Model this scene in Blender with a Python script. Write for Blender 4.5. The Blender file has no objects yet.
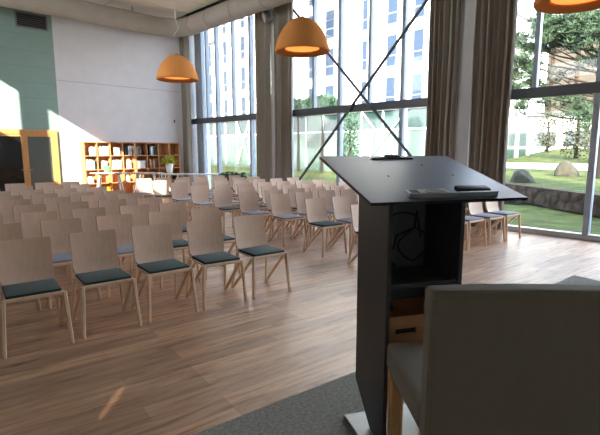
import bpy, bmesh, math, random
from mathutils import Vector, Matrix
rnd = random.Random(7)
SC = bpy.context.scene
COL = SC.collection
PI = math.pi

# ------------------------------------------------------------------ camera
F_PX, CX, CY = 455.0, 300.0, 217.5
PITCH = math.atan((217.5 - 150.4) / F_PX)
YAW = math.radians(44.05)
EYE = 1.6
FW = Vector((math.sin(YAW) * math.cos(PITCH), math.cos(YAW) * math.cos(PITCH), -math.sin(PITCH)))
RT = Vector((math.cos(YAW), -math.sin(YAW), 0))
UPV = RT.cross(FW)
def ray(x, y): return FW + RT * ((x - CX) / F_PX) - UPV * ((y - CY) / F_PX)
def at_z(x, y, z=0.0):
    d = ray(x, y); return Vector((0, 0, EYE)) + d * ((z - EYE) / d.z)
def at_x(x, y, X):
    d = ray(x, y); return Vector((0, 0, EYE)) + d * (X / d.x)
def at_y(x, y, Y):
    d = ray(x, y); return Vector((0, 0, EYE)) + d * (Y / d.y)
def proj(P):
    q = Vector(P) - Vector((0, 0, EYE)); w = q.dot(FW)
    return CX + F_PX * q.dot(RT) / w, CY - F_PX * q.dot(UPV) / w, w

cam_d = bpy.data.cameras.new('camera')
cam_d.sensor_fit = 'HORIZONTAL'; cam_d.sensor_width = 36.0
cam_d.lens = 36.0 * F_PX / 600.0
cam_d.clip_start = 0.05; cam_d.clip_end = 400
cam = bpy.data.objects.new('camera', cam_d); COL.objects.link(cam)
cam.location = (0, 0, EYE)
cam.rotation_euler = (PI / 2 - PITCH, 0, -YAW)
SC.camera = cam

# ------------------------------------------------------------------ materials
def mat(name, col, rough=0.6, spec=0.5, metal=0.0, var=0.0, scale=8.0, stretch=(1, 1, 1), bump=0.0,
        bscale=None, rand=0.0, sheen=0.0, emit=None, estr=0.0, coord='Object'):
    m = bpy.data.materials.new(name); m.use_nodes = True
    nt = m.node_tree; N = nt.nodes; L = nt.links
    b = N['Principled BSDF']
    b.inputs['Base Color'].default_value = (*col, 1)
    b.inputs['Roughness'].default_value = rough
    b.inputs['Specular IOR Level'].default_value = spec
    b.inputs['Metallic'].default_value = metal
    if sheen: b.inputs['Sheen Weight'].default_value = sheen
    if emit:
        b.inputs['Emission Color'].default_value = (*emit, 1); b.inputs['Emission Strength'].default_value = estr
    if var or bump or rand:
        tc = N.new('ShaderNodeTexCoord'); mp = N.new('ShaderNodeMapping')
        mp.inputs['Scale'].default_value = stretch
        L.new(tc.outputs[coord], mp.inputs['Vector'])
        nz = N.new('ShaderNodeTexNoise'); nz.inputs['Scale'].default_value = scale
        nz.inputs['Detail'].default_value = 5
        L.new(mp.outputs['Vector'], nz.inputs['Vector'])
        hs = N.new('ShaderNodeHueSaturation'); hs.inputs['Color'].default_value = (*col, 1)
        mr = N.new('ShaderNodeMapRange')
        mr.inputs['From Min'].default_value = 0.3; mr.inputs['From Max'].default_value = 0.7
        mr.inputs['To Min'].default_value = 1 - var; mr.inputs['To Max'].default_value = 1 + var
        L.new(nz.outputs['Fac'], mr.inputs['Value'])
        val = mr.outputs['Result']
        if rand:
            oi = N.new('ShaderNodeObjectInfo'); m2 = N.new('ShaderNodeMapRange')
            m2.inputs['To Min'].default_value = 1 - rand; m2.inputs['To Max'].default_value = 1 + rand
            L.new(oi.outputs['Random'], m2.inputs['Value'])
            mu = N.new('ShaderNodeMath'); mu.operation = 'MULTIPLY'
            L.new(val, mu.inputs[0]); L.new(m2.outputs['Result'], mu.inputs[1]); val = mu.outputs[0]
        L.new(val, hs.inputs['Value'])
        L.new(hs.outputs['Color'], b.inputs['Base Color'])
        if bump:
            bp = N.new('ShaderNodeBump'); bp.inputs['Strength'].default_value = bump
            bp.inputs['Distance'].default_value = 0.01
            if bscale:
                n2 = N.new('ShaderNodeTexNoise'); n2.inputs['Scale'].default_value = bscale
                L.new(mp.outputs['Vector'], n2.inputs['Vector']); L.new(n2.outputs['Fac'], bp.inputs['Height'])
            else:
                L.new(nz.outputs['Fac'], bp.inputs['Height'])
            L.new(bp.outputs['Normal'], b.inputs['Normal'])
    return m

def glass(name, tint=(1, 1, 1), refl=0.5):
    m = bpy.data.materials.new(name); m.use_nodes = True
    nt = m.node_tree; N = nt.nodes; L = nt.links
    N.remove(N['Principled BSDF'])
    t = N.new('ShaderNodeBsdfTransparent'); t.inputs['Color'].default_value = (*tint, 1)
    g = N.new('ShaderNodeBsdfGlossy'); g.inputs['Roughness'].default_value = 0.02
    fr = N.new('ShaderNodeFresnel'); fr.inputs['IOR'].default_value = 1.45
    mu = N.new('ShaderNodeMath'); mu.operation = 'MULTIPLY'; mu.inputs[1].default_value = refl
    L.new(fr.outputs[0], mu.inputs[0])
    mx = N.new('ShaderNodeMixShader'); L.new(mu.outputs[0], mx.inputs['Fac'])
    L.new(t.outputs[0], mx.inputs[1]); L.new(g.outputs[0], mx.inputs[2])
    L.new(mx.outputs[0], N['Material Output'].inputs['Surface'])
    return m

def srgb(r, g, b):
    f = lambda c: (c / 255 / 12.92) if c / 255 <= 0.04045 else ((c / 255 + 0.055) / 1.055) ** 2.4
    return (f(r), f(g), f(b))

def plank_material():
    m = bpy.data.materials.new('oak_plank_vinyl'); m.use_nodes = True
    nt = m.node_tree; N = nt.nodes; L = nt.links
    b = N['Principled BSDF']
    tc = N.new('ShaderNodeTexCoord'); mp = N.new('ShaderNodeMapping')
    mp.inputs['Rotation'].default_value = (0, 0, math.radians(7.5))
    L.new(tc.outputs['Object'], mp.inputs['Vector'])
    br = N.new('ShaderNodeTexBrick')
    br.inputs['Scale'].default_value = 1.0
    br.inputs['Brick Width'].default_value = 1.25; br.inputs['Row Height'].default_value = 0.17
    br.inputs['Mortar Size'].default_value = 0.0018; br.inputs['Mortar Smooth'].default_value = 0.3
    br.offset = 0.37; br.offset_frequency = 3
    br.inputs['Color1'].default_value = (0.70, 0.70, 0.70, 1); br.inputs['Color2'].default_value = (1.16, 1.16, 1.16, 1)
    br.inputs['Mortar'].default_value = (0.5, 0.5, 0.5, 1)
    L.new(mp.outputs['Vector'], br.inputs['Vector'])
    m2 = N.new('ShaderNodeMapping'); m2.inputs['Scale'].default_value = (0.9, 8.5, 1)
    L.new(mp.outputs['Vector'], m2.inputs['Vector'])
    nz = N.new('ShaderNodeTexNoise'); nz.inputs['Scale'].default_value = 2.2; nz.inputs['Detail'].default_value = 8
    nz.inputs['Roughness'].default_value = 0.65; nz.inputs['Distortion'].default_value = 0.6
    L.new(m2.outputs['Vector'], nz.inputs['Vector'])
    cr = N.new('ShaderNodeValToRGB')
    cr.color_ramp.elements[0].position = 0.28; cr.color_ramp.elements[0].color = (*srgb(104, 72, 52), 1)
    cr.color_ramp.elements[1].position = 0.7; cr.color_ramp.elements[1].color = (*srgb(214, 174, 142), 1)
    e = cr.color_ramp.elements.new(0.45); e.color = (*srgb(184, 142, 110), 1)
    L.new(nz.outputs['Fac'], cr.inputs['Fac'])
    mx = N.new('ShaderNodeMix'); mx.data_type = 'RGBA'; mx.blend_type = 'MULTIPLY'; mx.inputs[0].default_value = 1.0
    L.new(cr.outputs['Color'], mx.inputs[6]); L.new(br.outputs['Color'], mx.inputs[7])
    L.new(mx.outputs[2], b.inputs['Base Color'])
    b.inputs['Roughness'].default_value = 0.40
    b.inputs['Specular IOR Level'].default_value = 0.8
    bp = N.new('ShaderNodeBump'); bp.inputs['Strength'].default_value = 0.12; bp.inputs['Distance'].default_value = 0.002
    L.new(nz.outputs['Fac'], bp.inputs['Height']); L.new(bp.outputs['Normal'], b.inputs['Normal'])
    return m

def panel_wall(name, col, period, dark=0.62):
    """painted wall with faint horizontal board joints"""
    m = mat(name, col, 0.75, 0.3, var=0.03, scale=3)
    nt = m.node_tree; N = nt.nodes; L = nt.links
    b = N['Principled BSDF']
    tc = N.new('ShaderNodeTexCoord'); sp = N.new('ShaderNodeSeparateXYZ'); L.new(tc.outputs['Object'], sp.inputs[0])
    md = N.new('ShaderNodeMath'); md.operation = 'PINGPONG'; md.inputs[1].default_value = period / 2
    L.new(sp.outputs['Z'], md.inputs[0])
    lt = N.new('ShaderNodeMath'); lt.operation = 'LESS_THAN'; lt.inputs[1].default_value = 0.008
    L.new(md.outputs[0], lt.inputs[0])
    bp = N.new('ShaderNodeBump'); bp.inputs['Strength'].default_value = 0.5; bp.inputs['Distance'].default_value = 0.01
    bp.invert = True
    L.new(lt.outputs[0], bp.inputs['Height']); L.new(bp.outputs['Normal'], b.inputs['Normal'])
    src = b.inputs['Base Color'].links[0].from_socket
    mx = N.new('ShaderNodeMix'); mx.data_type = 'RGBA'; mx.inputs[7].default_value = (*[c * dark for c in col], 1)
    L.new(lt.outputs[0], mx.inputs[0]); L.new(src, mx.inputs[6]); L.new(mx.outputs[2], b.inputs['Base Color'])
    return m

M = {}
M['floor'] = plank_material()
M['white_wall'] = panel_wall('white_painted_board', srgb(226, 223, 229), 3.74)
M['side_wall'] = mat('low_bounce_taupe', srgb(150, 142, 132), 0.85, 0.3, var=0.03, scale=2)  # unseen left wall, colour darkened to cut its bounce light
M['plain_wall'] = mat('plain_white_paint', srgb(208, 206, 206), 0.8, 0.3, var=0.02, scale=2)
M['green_wall'] = panel_wall('sage_green_board', srgb(146, 170, 163), 0.45, 0.86)
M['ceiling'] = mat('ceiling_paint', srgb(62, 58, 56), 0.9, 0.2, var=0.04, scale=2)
M['panel'] = mat('acoustic_panel', srgb(250, 242, 232), 0.9, 0.2, var=0.02, scale=30)
M['dark_metal'] = mat('charcoal_metal', srgb(84, 87, 92), 0.45, 0.5, var=0.04, scale=6)
M['mullion'] = mat('grey_blue_aluminium', srgb(158, 170, 188), 0.4, 0.5, var=0.04, scale=5)
M['sill'] = mat('sill_aluminium', srgb(190, 192, 196), 0.4, 0.5, var=0.03, scale=5)
M['duct'] = mat('galvanised_duct', srgb(172, 164, 156), 0.5, 0.5, var=0.06, scale=3)
M['curtain'] = mat('taupe_curtain', srgb(158, 149, 138), 0.9, 0.2, var=0.07, scale=40, stretch=(1, 1, 0.2), sheen=0.1)
M['glass'] = glass('window_glass', (0.94, 0.96, 0.96), 0.55)
M['ply'] = mat('birch_plywood', srgb(214, 182, 158), 0.42, 0.4, var=0.06, scale=5, stretch=(6, 6, 0.8), rand=0.09)
M['leg'] = mat('birch_solid', srgb(228, 200, 172), 0.45, 0.4, var=0.06, scale=8, stretch=(4, 4, 1))
M['pad_green'] = mat('dark_green_felt', srgb(46, 66, 64), 0.95, 0.2, var=0.1, scale=60, sheen=0.15)
M['pad_grey'] = mat('grey_felt', srgb(150, 150, 158), 0.95, 0.2, var=0.08, scale=60, sheen=0.15)
M['carpet'] = mat('grey_carpet', srgb(150, 146, 138), 0.98, 0.1, var=0.28, scale=55, bump=0.5, bscale=180)
M['carpet_edge'] = mat('stage_edge_trim', srgb(70, 66, 64), 0.6, 0.3, var=0.05)
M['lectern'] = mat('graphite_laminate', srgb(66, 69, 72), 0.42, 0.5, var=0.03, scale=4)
M['lectern_lit_inner'] = mat('graphite_laminate_lightened', srgb(112, 117, 122), 0.5, 0.5, var=0.03, scale=4)  # laminate colour lightened to stand in for bounce light inside
M['lectern_top'] = mat('graphite_laminate_sky_sheen', srgb(142, 154, 174), 0.33, 0.8, var=0.03, scale=4)  # sky reflection on the sloping top is put into this bluish base
M['black'] = mat('black_plastic', srgb(22, 22, 24), 0.45, 0.5, var=0.05)
M['steel'] = mat('brushed_steel_plate', srgb(146, 150, 154), 0.35, 0.5, metal=0.4, var=0.04, scale=20)
M['lip'] = mat('grey_aluminium_lip', srgb(158, 166, 170), 0.35, 0.6, var=0.03)
M['paper'] = mat('white_paper', srgb(226, 226, 224), 0.8, 0.3, var=0.02)
M['ink'] = mat('black_ink', srgb(40, 40, 44), 0.8, 0.2, var=0.02)
M['tan_wood'] = mat('tan_plywood_box', srgb(190, 138, 96), 0.55, 0.4, var=0.12, scale=4, stretch=(1, 6, 8))
M['upholstery'] = mat('taupe_upholstery', srgb(146, 138, 124), 0.92, 0.2, var=0.04, scale=90, sheen=0.15, bump=0.15, bscale=300)
M['birch_leg'] = mat('oak_leg', srgb(216, 172, 118), 0.45, 0.4, var=0.08, scale=6, stretch=(6, 6, 1))
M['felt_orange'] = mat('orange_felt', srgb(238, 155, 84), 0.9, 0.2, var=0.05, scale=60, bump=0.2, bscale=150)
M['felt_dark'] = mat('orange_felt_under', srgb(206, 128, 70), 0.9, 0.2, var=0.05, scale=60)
M['glow'] = mat('lamp_diffuser', srgb(255, 190, 110), 0.6, 0.3, emit=(1.0, 0.33, 0.06), estr=0.12)
M['cord'] = mat('white_cord', srgb(215, 215, 215), 0.6, 0.3, var=0.02)
M['oak'] = mat('honey_oak', srgb(206, 148, 92), 0.5, 0.4, var=0.10, scale=5, stretch=(5, 5, 0.7))
M['shelf_wood'] = mat('beech_shelf', srgb(196, 146, 100), 0.5, 0.4, var=0.08, scale=5, stretch=(1, 4, 4))
M['dark_glass'] = mat('dark_door_glass', srgb(26, 28, 28), 0.05, 0.6)
M['reflection_glass'] = mat('painted_reflection_glass', srgb(92, 100, 96), 0.06, 0.9)  # grey base colour paints in the reflection on this pane
M['white_plastic'] = mat('white_plastic', srgb(232, 232, 230), 0.5, 0.4, var=0.02)
M['light_grey'] = mat('light_grey_plastic', srgb(132, 130, 128), 0.5, 0.4, var=0.02)
M['table_top'] = mat('grey_white_tabletop', srgb(198, 192, 186), 0.5, 0.4, var=0.03)
M['leaf_dark'] = mat('dark_leaf', srgb(40, 66, 44), 0.6, 0.4, var=0.25, scale=9)
M['leaf_lime'] = mat('lime_leaf', srgb(170, 172, 60), 0.6, 0.4, var=0.25, scale=30)
M['leaf_pine'] = mat('pine_needles', srgb(52, 68, 48), 0.8, 0.3, var=0.3, scale=2.5)
M['leaf_bush'] = mat('hedge_leaf', srgb(58, 62, 42), 0.8, 0.3, var=0.3, scale=3)
M['bark'] = mat('bark', srgb(40, 34, 29), 0.9, 0.2, var=0.25, scale=14, stretch=(3, 3, 1))
M['grass'] = mat('lawn_grass', srgb(62, 68, 32), 0.95, 0.1, var=0.55, scale=2.6, bump=0.6, bscale=60)
M['path'] = mat('pale_gravel_path', srgb(205, 200, 190), 0.9, 0.2, var=0.06, scale=30)
M['rubble'] = mat('dry_stone', srgb(62, 49, 36), 0.9, 0.2, var=0.5, scale=6, bump=1.0, bscale=9)
def add_cells(m, scale):
    nt = m.node_tree; N = nt.nodes; L = nt.links; b = N['Principled BSDF']
    tc = N.new('ShaderNodeTexCoord'); vo = N.new('ShaderNodeTexVoronoi'); vo.inputs['Scale'].default_value = scale
    L.new(tc.outputs['Object'], vo.inputs['Vector'])
    src = b.inputs['Base Color'].links[0].from_socket
    mr = N.new('ShaderNodeMapRange'); mr.inputs['From Max'].default_value = 0.55; mr.inputs['To Min'].default_value = 1.25; mr.inputs['To Max'].default_value = 0.55
    L.new(vo.outputs['Distance'], mr.inputs['Value'])
    hs = N.new('ShaderNodeHueSaturation'); L.new(src, hs.inputs['Color']); L.new(mr.outputs['Result'], hs.inputs['Value'])
    L.new(hs.outputs['Color'], b.inputs['Base Color'])
    bp = N.new('ShaderNodeBump'); bp.invert = True; bp.inputs['Strength'].default_value = 1.0; bp.inputs['Distance'].default_value = 0.08
    L.new(vo.outputs['Distance'], bp.inputs['Height']); L.new(bp.outputs['Normal'], b.inputs['Normal'])
add_cells(M['rubble'], 3.2)
M['boulder'] = mat('boulder_stone', srgb(56, 54, 44), 0.9, 0.2, var=0.25, scale=4, bump=0.8, bscale=7)
M['facade'] = mat('white_render', srgb(236, 234, 230), 0.85, 0.2, var=0.02, scale=1)
M['facade_glass'] = mat('facade_window_glass', srgb(28, 44, 64), 0.12, 0.35)
M['facade_frame'] = mat('facade_window_frame', srgb(150, 152, 156), 0.5, 0.4)
M['curtainwall_glass'] = mat('pale_green_glazing', srgb(72, 90, 80), 0.12, 0.7, var=0.12, scale=0.5)
M['teal_glass'] = mat('teal_glazing', srgb(36, 54, 52), 0.1, 0.7, var=0.1, scale=0.5)
M['tan_brick'] = mat('tan_stone_cladding', srgb(74, 66, 58), 0.9, 0.2, var=0.12, scale=1.2, stretch=(1, 1, 4))
M['roof_grey'] = mat('grey_roof_edge', srgb(84, 84, 86), 0.7, 0.3)

# ------------------------------------------------------------------ mesh helpers
class MB:
    def __init__(s): s.bm = bmesh.new()
    def box(s, c, d, rz=0.0, bev=0.0, R=None):
        r = bmesh.ops.create_cube(s.bm, size=1.0)
        mtx = Matrix.Translation(Vector(c)) @ (R if R is not None else Matrix.Rotation(rz, 4, 'Z')) @ Matrix.Diagonal((*d, 1))
        bmesh.ops.transform(s.bm, matrix=mtx, verts=r['verts'])
        if bev:
            ed = list({e for v in r['verts'] for e in v.link_edges})
            bmesh.ops.bevel(s.bm, geom=ed, offset=bev, segments=2, affect='EDGES', profile=0.6)
        return s
    def mm(s, a, b, bev=0.0):
        a, b = Vector(a), Vector(b)
        return s.box((a + b) / 2, [abs(x) for x in (b - a)], bev=bev)
    def bar(s, p, q, w, h=None, w2=None, h2=None, n=8, side=None):
        """tapered bar with rounded section from p to q"""
        p, q = Vector(p), Vector(q); h = h or w; w2 = w2 or w; h2 = h2 or h
        z = (q - p).normalized()
        ref = Vector(side) if side else (Vector((0, 0, 1)) if abs(z.z) < 0.9 else Vector((1, 0, 0)))
        x = (ref - z * ref.dot(z)).normalized(); y = z.cross(x)
        rings = []
        for P, a, b_ in ((p, w, h), (q, w2, h2)):
            ring = []
            for k in range(n):
                t = 2 * PI * (k + 0.5) / n
                cx, sy = math.cos(t), math.sin(t)
                e = 0.55
                ux = math.copysign(abs(cx) ** e, cx) * a / 2; uy = math.copysign(abs(sy) ** e, sy) * b_ / 2
                ring.append(s.bm.verts.new(P + x * ux + y * uy))
            rings.append(ring)
        for k in range(n):
            s.bm.faces.new((rings[0][k], rings[0][(k + 1) % n], rings[1][(k + 1) % n], rings[1][k]))
        s.bm.faces.new(list(reversed(rings[0]))); s.bm.faces.new(rings[1])
        return s
    def tube(s, pts, r, n=8, cap=True):
        pts = [Vector(p) for p in pts]; rings = []; px = None
        for i, P in enumerate(pts):
            a = pts[max(0, i - 1)]; b = pts[min(len(pts) - 1, i + 1)]
            z = (b - a).normalized()
            if px is None:
                ref = Vector((0, 0, 1)) if abs(z.z) < 0.9 else Vector((1, 0, 0))
                px = (ref - z * ref.dot(z)).normalized()
            else: px = (px - z * px.dot(z)).normalized()
            y = z.cross(px); rr = r[i] if isinstance(r, (list, tuple)) else r
            rings.append([s.bm.verts.new(P + (px * math.cos(2 * PI * k / n) + y * math.sin(2 * PI * k / n)) * rr) for k in range(n)])
        for a, b in zip(rings, rings[1:]):
            for k in range(n): s.bm.faces.new((a[k], a[(k + 1) % n], b[(k + 1) % n], b[k]))
        if cap: s.bm.faces.new(list(reversed(rings[0]))); s.bm.faces.new(rings[-1])
        return s
    def lathe(s, prof, c=(0, 0, 0), n=40):
        c = Vector(c); rings = []
        for r, z in prof:
            if r < 1e-6: rings.append([s.bm.verts.new(c + Vector((0, 0, z)))])
            else: rings.append([s.bm.verts.new(c + Vector((r * math.cos(2 * PI * k / n), r * math.sin(2 * PI * k / n), z))) for k in range(n)])
        for a, b in zip(rings, rings[1:]):
            for k in range(n):
                f = [a[k % len(a)], a[(k + 1) % len(a)], b[(k + 1) % len(b)], b[k % len(b)]]
                f = list(dict.fromkeys(f))
                if len(f) > 2: s.bm.faces.new(f)
        return s
    def prism(s, poly, vec):
        """closed prism: 3-D polygon extruded by vec"""
        vec = Vector(vec)
        a = [s.bm.verts.new(Vector(p)) for p in poly]; b = [s.bm.verts.new(Vector(p) + vec) for p in poly]
        s.bm.faces.new(list(reversed(a))); s.bm.faces.new(b); n = len(a)
        for k in range(n): s.bm.faces.new((a[k], a[(k + 1) % n], b[(k + 1) % n], b[k]))
        return s
    def sheet(s, grid, th):
        """grid[i][j] of points -> thick sheet along local normals"""
        I, J = len(grid), len(grid[0])
        def nrm(i, j):
            a = Vector(grid[min(i + 1, I - 1)][j]) - Vector(grid[max(i - 1, 0)][j])
            b = Vector(grid[i][min(j + 1, J - 1)]) - Vector(grid[i][max(j - 1, 0)])
            return a.cross(b).normalized()
        top = [[s.bm.verts.new(Vector(grid[i][j]) + nrm(i, j) * th / 2) for j in range(J)] for i in range(I)]
        bot = [[s.bm.verts.new(Vector(grid[i][j]) - nrm(i, j) * th / 2) for j in range(J)] for i in range(I)]
        for i in range(I - 1):
            for j in range(J - 1):
                s.bm.faces.new((top[i][j], top[i + 1][j], top[i + 1][j + 1], top[i][j + 1]))
                s.bm.faces.new((bot[i][j], bot[i][j + 1], bot[i + 1][j + 1], bot[i + 1][j]))
        for i in range(I - 1):
            s.bm.faces.new((top[i][0], bot[i][0], bot[i + 1][0], top[i + 1][0]))
            s.bm.faces.new((top[i][-1], top[i + 1][-1], bot[i + 1][-1], bot[i][-1]))
        for j in range(J - 1):
            s.bm.faces.new((top[0][j], top[0][j + 1], bot[0][j + 1], bot[0][j]))
            s.bm.faces.new((top[-1][j], bot[-1][j], bot[-1][j + 1], top[-1][j + 1]))
        return s
    def leaf(s, c, d, w, l, up=None):
        """a bent leaf blade"""
        c = Vector(c); d = Vector(d).normalized()
        u = Vector((rnd.uniform(-1, 1), rnd.uniform(-1, 1), rnd.uniform(-1, 1)))
        sd = d.cross(u).normalized(); nn = sd.cross(d)
        a = s.bm.verts.new(c); b = s.bm.verts.new(c + d * l * 0.5 + sd * w / 2 + nn * l * .05)
        e = s.bm.verts.new(c + d * l - nn * l * .08); f = s.bm.verts.new(c + d * l * 0.5 - sd * w / 2 + nn * l * .05)
        s.bm.faces.new((a, b, e, f)); return s
    def build(s, name, m, parent=None, smooth=False, loc=None):
        bmesh.ops.recalc_face_normals(s.bm, faces=s.bm.faces)
        me = bpy.data.meshes.new(name)
        if loc is not None: bmesh.ops.translate(s.bm, vec=-Vector(loc), verts=s.bm.verts)
        s.bm.to_mesh(me); s.bm.free()
        me.materials.append(m)
        if smooth:
            for p in me.polygons: p.use_smooth = True
            try: me.set_sharp_from_angle(angle=math.radians(40))
            except Exception: pass
        o = bpy.data.objects.new(name, me); COL.objects.link(o)
        if loc is not None: o.location = loc
        if parent: o.parent = parent
        return o

def empty(name, loc=(0, 0, 0), rz=0.0):
    o = bpy.data.objects.new(name, None); COL.objects.link(o)
    o.empty_display_size = 0.1
    o.location = loc; o.rotation_euler = (0, 0, rz); return o
def tag(o, label, cat, group=None, kind=None):
    o['label'] = label; o['category'] = cat
    if group: o['group'] = group
    if kind: o['kind'] = kind
    return o
def struct(o, label=None):
    o['kind'] = 'structure'
    if label: o['label'] = label
    return o

# ------------------------------------------------------------------ room shell
XW, YB, XL, YF = 9.34, 15.6, -0.6, -3.0
ZC = 6.5
fl = MB().mm((XL, YF, -0.15), (XW + 0.12, YB, 0.0)).build('floor', M['floor'])
struct(fl, 'brown oak plank floor under the chairs')
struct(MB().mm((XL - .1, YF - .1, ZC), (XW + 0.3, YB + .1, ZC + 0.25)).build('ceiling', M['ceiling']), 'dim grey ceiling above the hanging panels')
XG = 4.66
struct(MB().mm((XG, YB, 0), (XW + .3, YB + 0.15, ZC)).build('wall_back', M['white_wall']), 'white boarded back wall above the bookcase')
struct(MB().mm((XL - .1, YB, 0), (XG, YB + 0.15, ZC)).build('wall_back_green', M['green_wall']), 'sage green part of the back wall above the oak door')
struct(MB().mm((XL - .1, YF - .15, 0), (XW + .3, YF, ZC)).build('wall_front', M['plain_wall']), 'white wall behind the stage')
# left wall with high openings that let the low sun in
def wall_with_holes(name, x0, x1, y0, y1, z0, z1, holes, m):
    ys = sorted({y0, y1, *[h[0] for h in holes], *[h[1] for h in holes]})
    zs = sorted({z0, z1, *[h[2] for h in holes], *[h[3] for h in holes]})
    mb = MB()
    for a, b in zip(ys, ys[1:]):
        run = None
        for c, d in zip(zs, zs[1:]):
            ym, zm = (a + b) / 2, (c + d) / 2
            solid = not any(h[0] < ym < h[1] and h[2] < zm < h[3] for h in holes)
            if solid: run = (run[0], d) if run else (c, d)
            if (not solid or d == zs[-1]) and run:
                mb.mm((x0, a, run[0]), (x1, b, run[1])); run = None
    return mb.build(name, m)
HOLES = [(7.6, 10.62, 3.74, 5.96), (11.33, 13.4, 4.4, 5.96), (4.5, 6.3, 4.3, 4.86), (1.08, 1.20, 0.93, 1.12)]  # unseen openings shaped to land the sun patches; last an added floor-spot slit
struct(wall_with_holes('wall_left', XL - 0.06, XL, YF - .1, YB + .1, 0, ZC, HOLES, M['side_wall']), 'taupe side wall with high windows')
M['spot_dim_glass'] = glass('floor_spot_dimmer', (0.42, 0.38, 0.34), 0.5)  # tint added to dim the sun spot the low slit throws
for k, h in enumerate(HOLES):
    struct(MB().mm((XL - 0.04, h[0], h[2]), (XL - 0.03, h[1], h[3])).build('window_%d' % (k + 4), M['glass' if k < 3 else 'spot_dim_glass']))

# ---- window wall: three glazed bays between curtains and columns
ZT = 6.0
def bay(n, y0, y1, mains, uppers, label):
    w = empty('window_%d' % n, (XW, (y0 + y1) / 2, 0)); struct(w, label)
    off = (-XW, -(y0 + y1) / 2, 0)
    def b(mb, name, m):
        bmesh.ops.translate(mb.bm, vec=Vector(off), verts=mb.bm.verts)
        return mb.build(name, m, w)
    b(MB().mm((XW - .06, y0, 0.0), (XW + .1, y1, 0.10)), 'sill', M['sill'])
    b(MB().mm((XW - .06, y0, 2.58), (XW + .06, y1, 2.77), bev=.008), 'transom', M['dark_metal'])
    b(MB().mm((XW - .08, y0, ZT), (XW + .1, y1, ZC)), 'head', M['dark_metal'])
    for y in mains:
        b(MB().mm((XW - .05, y - .05, 0.1), (XW + .10, y + .05, ZT), bev=.006), 'mullion', M['mullion'])
    for y in uppers:
        b(MB().mm((XW - .04, y - .04, 2.77), (XW + .09, y + .04, ZT), bev=.006), 'mullion', M['mullion'])
    b(MB().mm((XW + .02, y0, 0.1), (XW + .03, y1, ZT)), 'glass_pane', M['glass'])
    return w
bay(1, 10.75, YB, [10.80, 11.92, 13.83, 14.78], [12.87, 14.45], 'tall window nearest the bookcase corner')
bay(2, 4.74, 10.50, [4.79, 6.20, 8.14, 10.07], [7.17, 9.10, 5.3], 'tall middle window crossed by a steel brace')
bay(3, -1.2, 4.46, [-1.15, 0.3, 2.23, 4.41], [1.3, 3.29], 'large window overlooking the lawn and boulders')
struct(MB().mm((XW - .15, 10.50, 0), (XW + .2, 10.75, ZC)).build('trim_1', M['plain_wall']), 'white column between the two brown curtains')
struct(MB().mm((XW - .15, 4.46, 0), (XW + .2, 4.74, ZC)).build('trim_2', M['plain_wall']), 'white column behind the lectern')
struct(MB().mm((XW - .05, YF, 0), (XW + .2, -1.2, ZC)).build('wall_right', M['plain_wall']))
struct(MB().mm((XW + .12, 14.86, 0), (XW + .3, 15.45, ZC)).build('trim_3', M['white_plastic']), 'white reveal beside the corner curtain')

# X brace in front of window 2
bx = XW - .10
br = empty('steel_brace', (bx, 7.33, 3.0))
tag(br, 'slim dark steel cross brace spanning the middle window', 'brace')
def rod(p, q, name):
    mb = MB().tube([Vector(p) - Vector((bx, 7.33, 3.0)), Vector(q) - Vector((bx, 7.33, 3.0))], 0.038, 10)
    return mb.build(name, M['dark_metal'], br, smooth=True)
p1, p2 = at_x(427, 0, bx), at_x(302, 176, bx)
d = (p1 - p2); top = p2 + d * ((6.0 - p2.z) / d.z); bot = p2 + d * ((0.1 - p2.z) / d.z)
rod(bot, top, 'rod')
p1, p2 = at_x(299, 17, bx), at_x(410, 155, bx)
d = (p1 - p2); top = p2 + d * ((6.0 - p2.z) / d.z); bot = p2 + d * ((0.1 - p2.z) / d.z)
rod(bot + Vector((.0, 0, 0)), top, 'rod')

# ---- curtains
def curtain(x, y0, y1, label, amp=0.065, pitch=0.12, z0=0.02, z1=6.2):
    n = max(8, int((y1 - y0) / 0.016)); g = []
    ph = rnd.uniform(0, 6)
    zs = [z0, z0 + .6, 2.0, 3.6, 5.0, z1]
    for i in range(n + 1):
        y = y0 + (y1 - y0) * i / n; col = []
        for k, z in enumerate(zs):
            t = 2 * PI * (y - y0) / pitch + ph
            wob = 0.25 * math.sin(z * 0.9 + y * 7)
            xx = x + amp * (math.sin(t + wob) * 0.8 + 0.25 * math.sin(2.3 * t + 1.3))
            yy = y + 0.014 * math.sin(z * 1.3 + y * 5)
            col.append((xx - x, yy - (y0 + y1) / 2, z - z0))
        g.append(col)
    o = MB().sheet(g, 0.006).build('curtain', M['curtain'], smooth=True)
    o.location = (x, (y0 + y1) / 2, z0)
    tag(o, label, 'curtain')
    return o
curtain(8.93, 15.02, 15.46, 'narrow brown curtain bunched in the corner beside the bookcase', amp=0.09)
curtain(9.11, 10.70, 11.36, 'brown pleated curtain left of the white column with the speaker')
curtain(9.11, 9.70, 10.46, 'brown pleated curtain right of the white column with the speaker')
curtain(9.11, 4.72, 5.40, 'brown pleated curtain at right end of the braced middle window')
curtain(9.11, 3.62, 4.43, 'wide brown pleated curtain at left edge of the lawn window')

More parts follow.
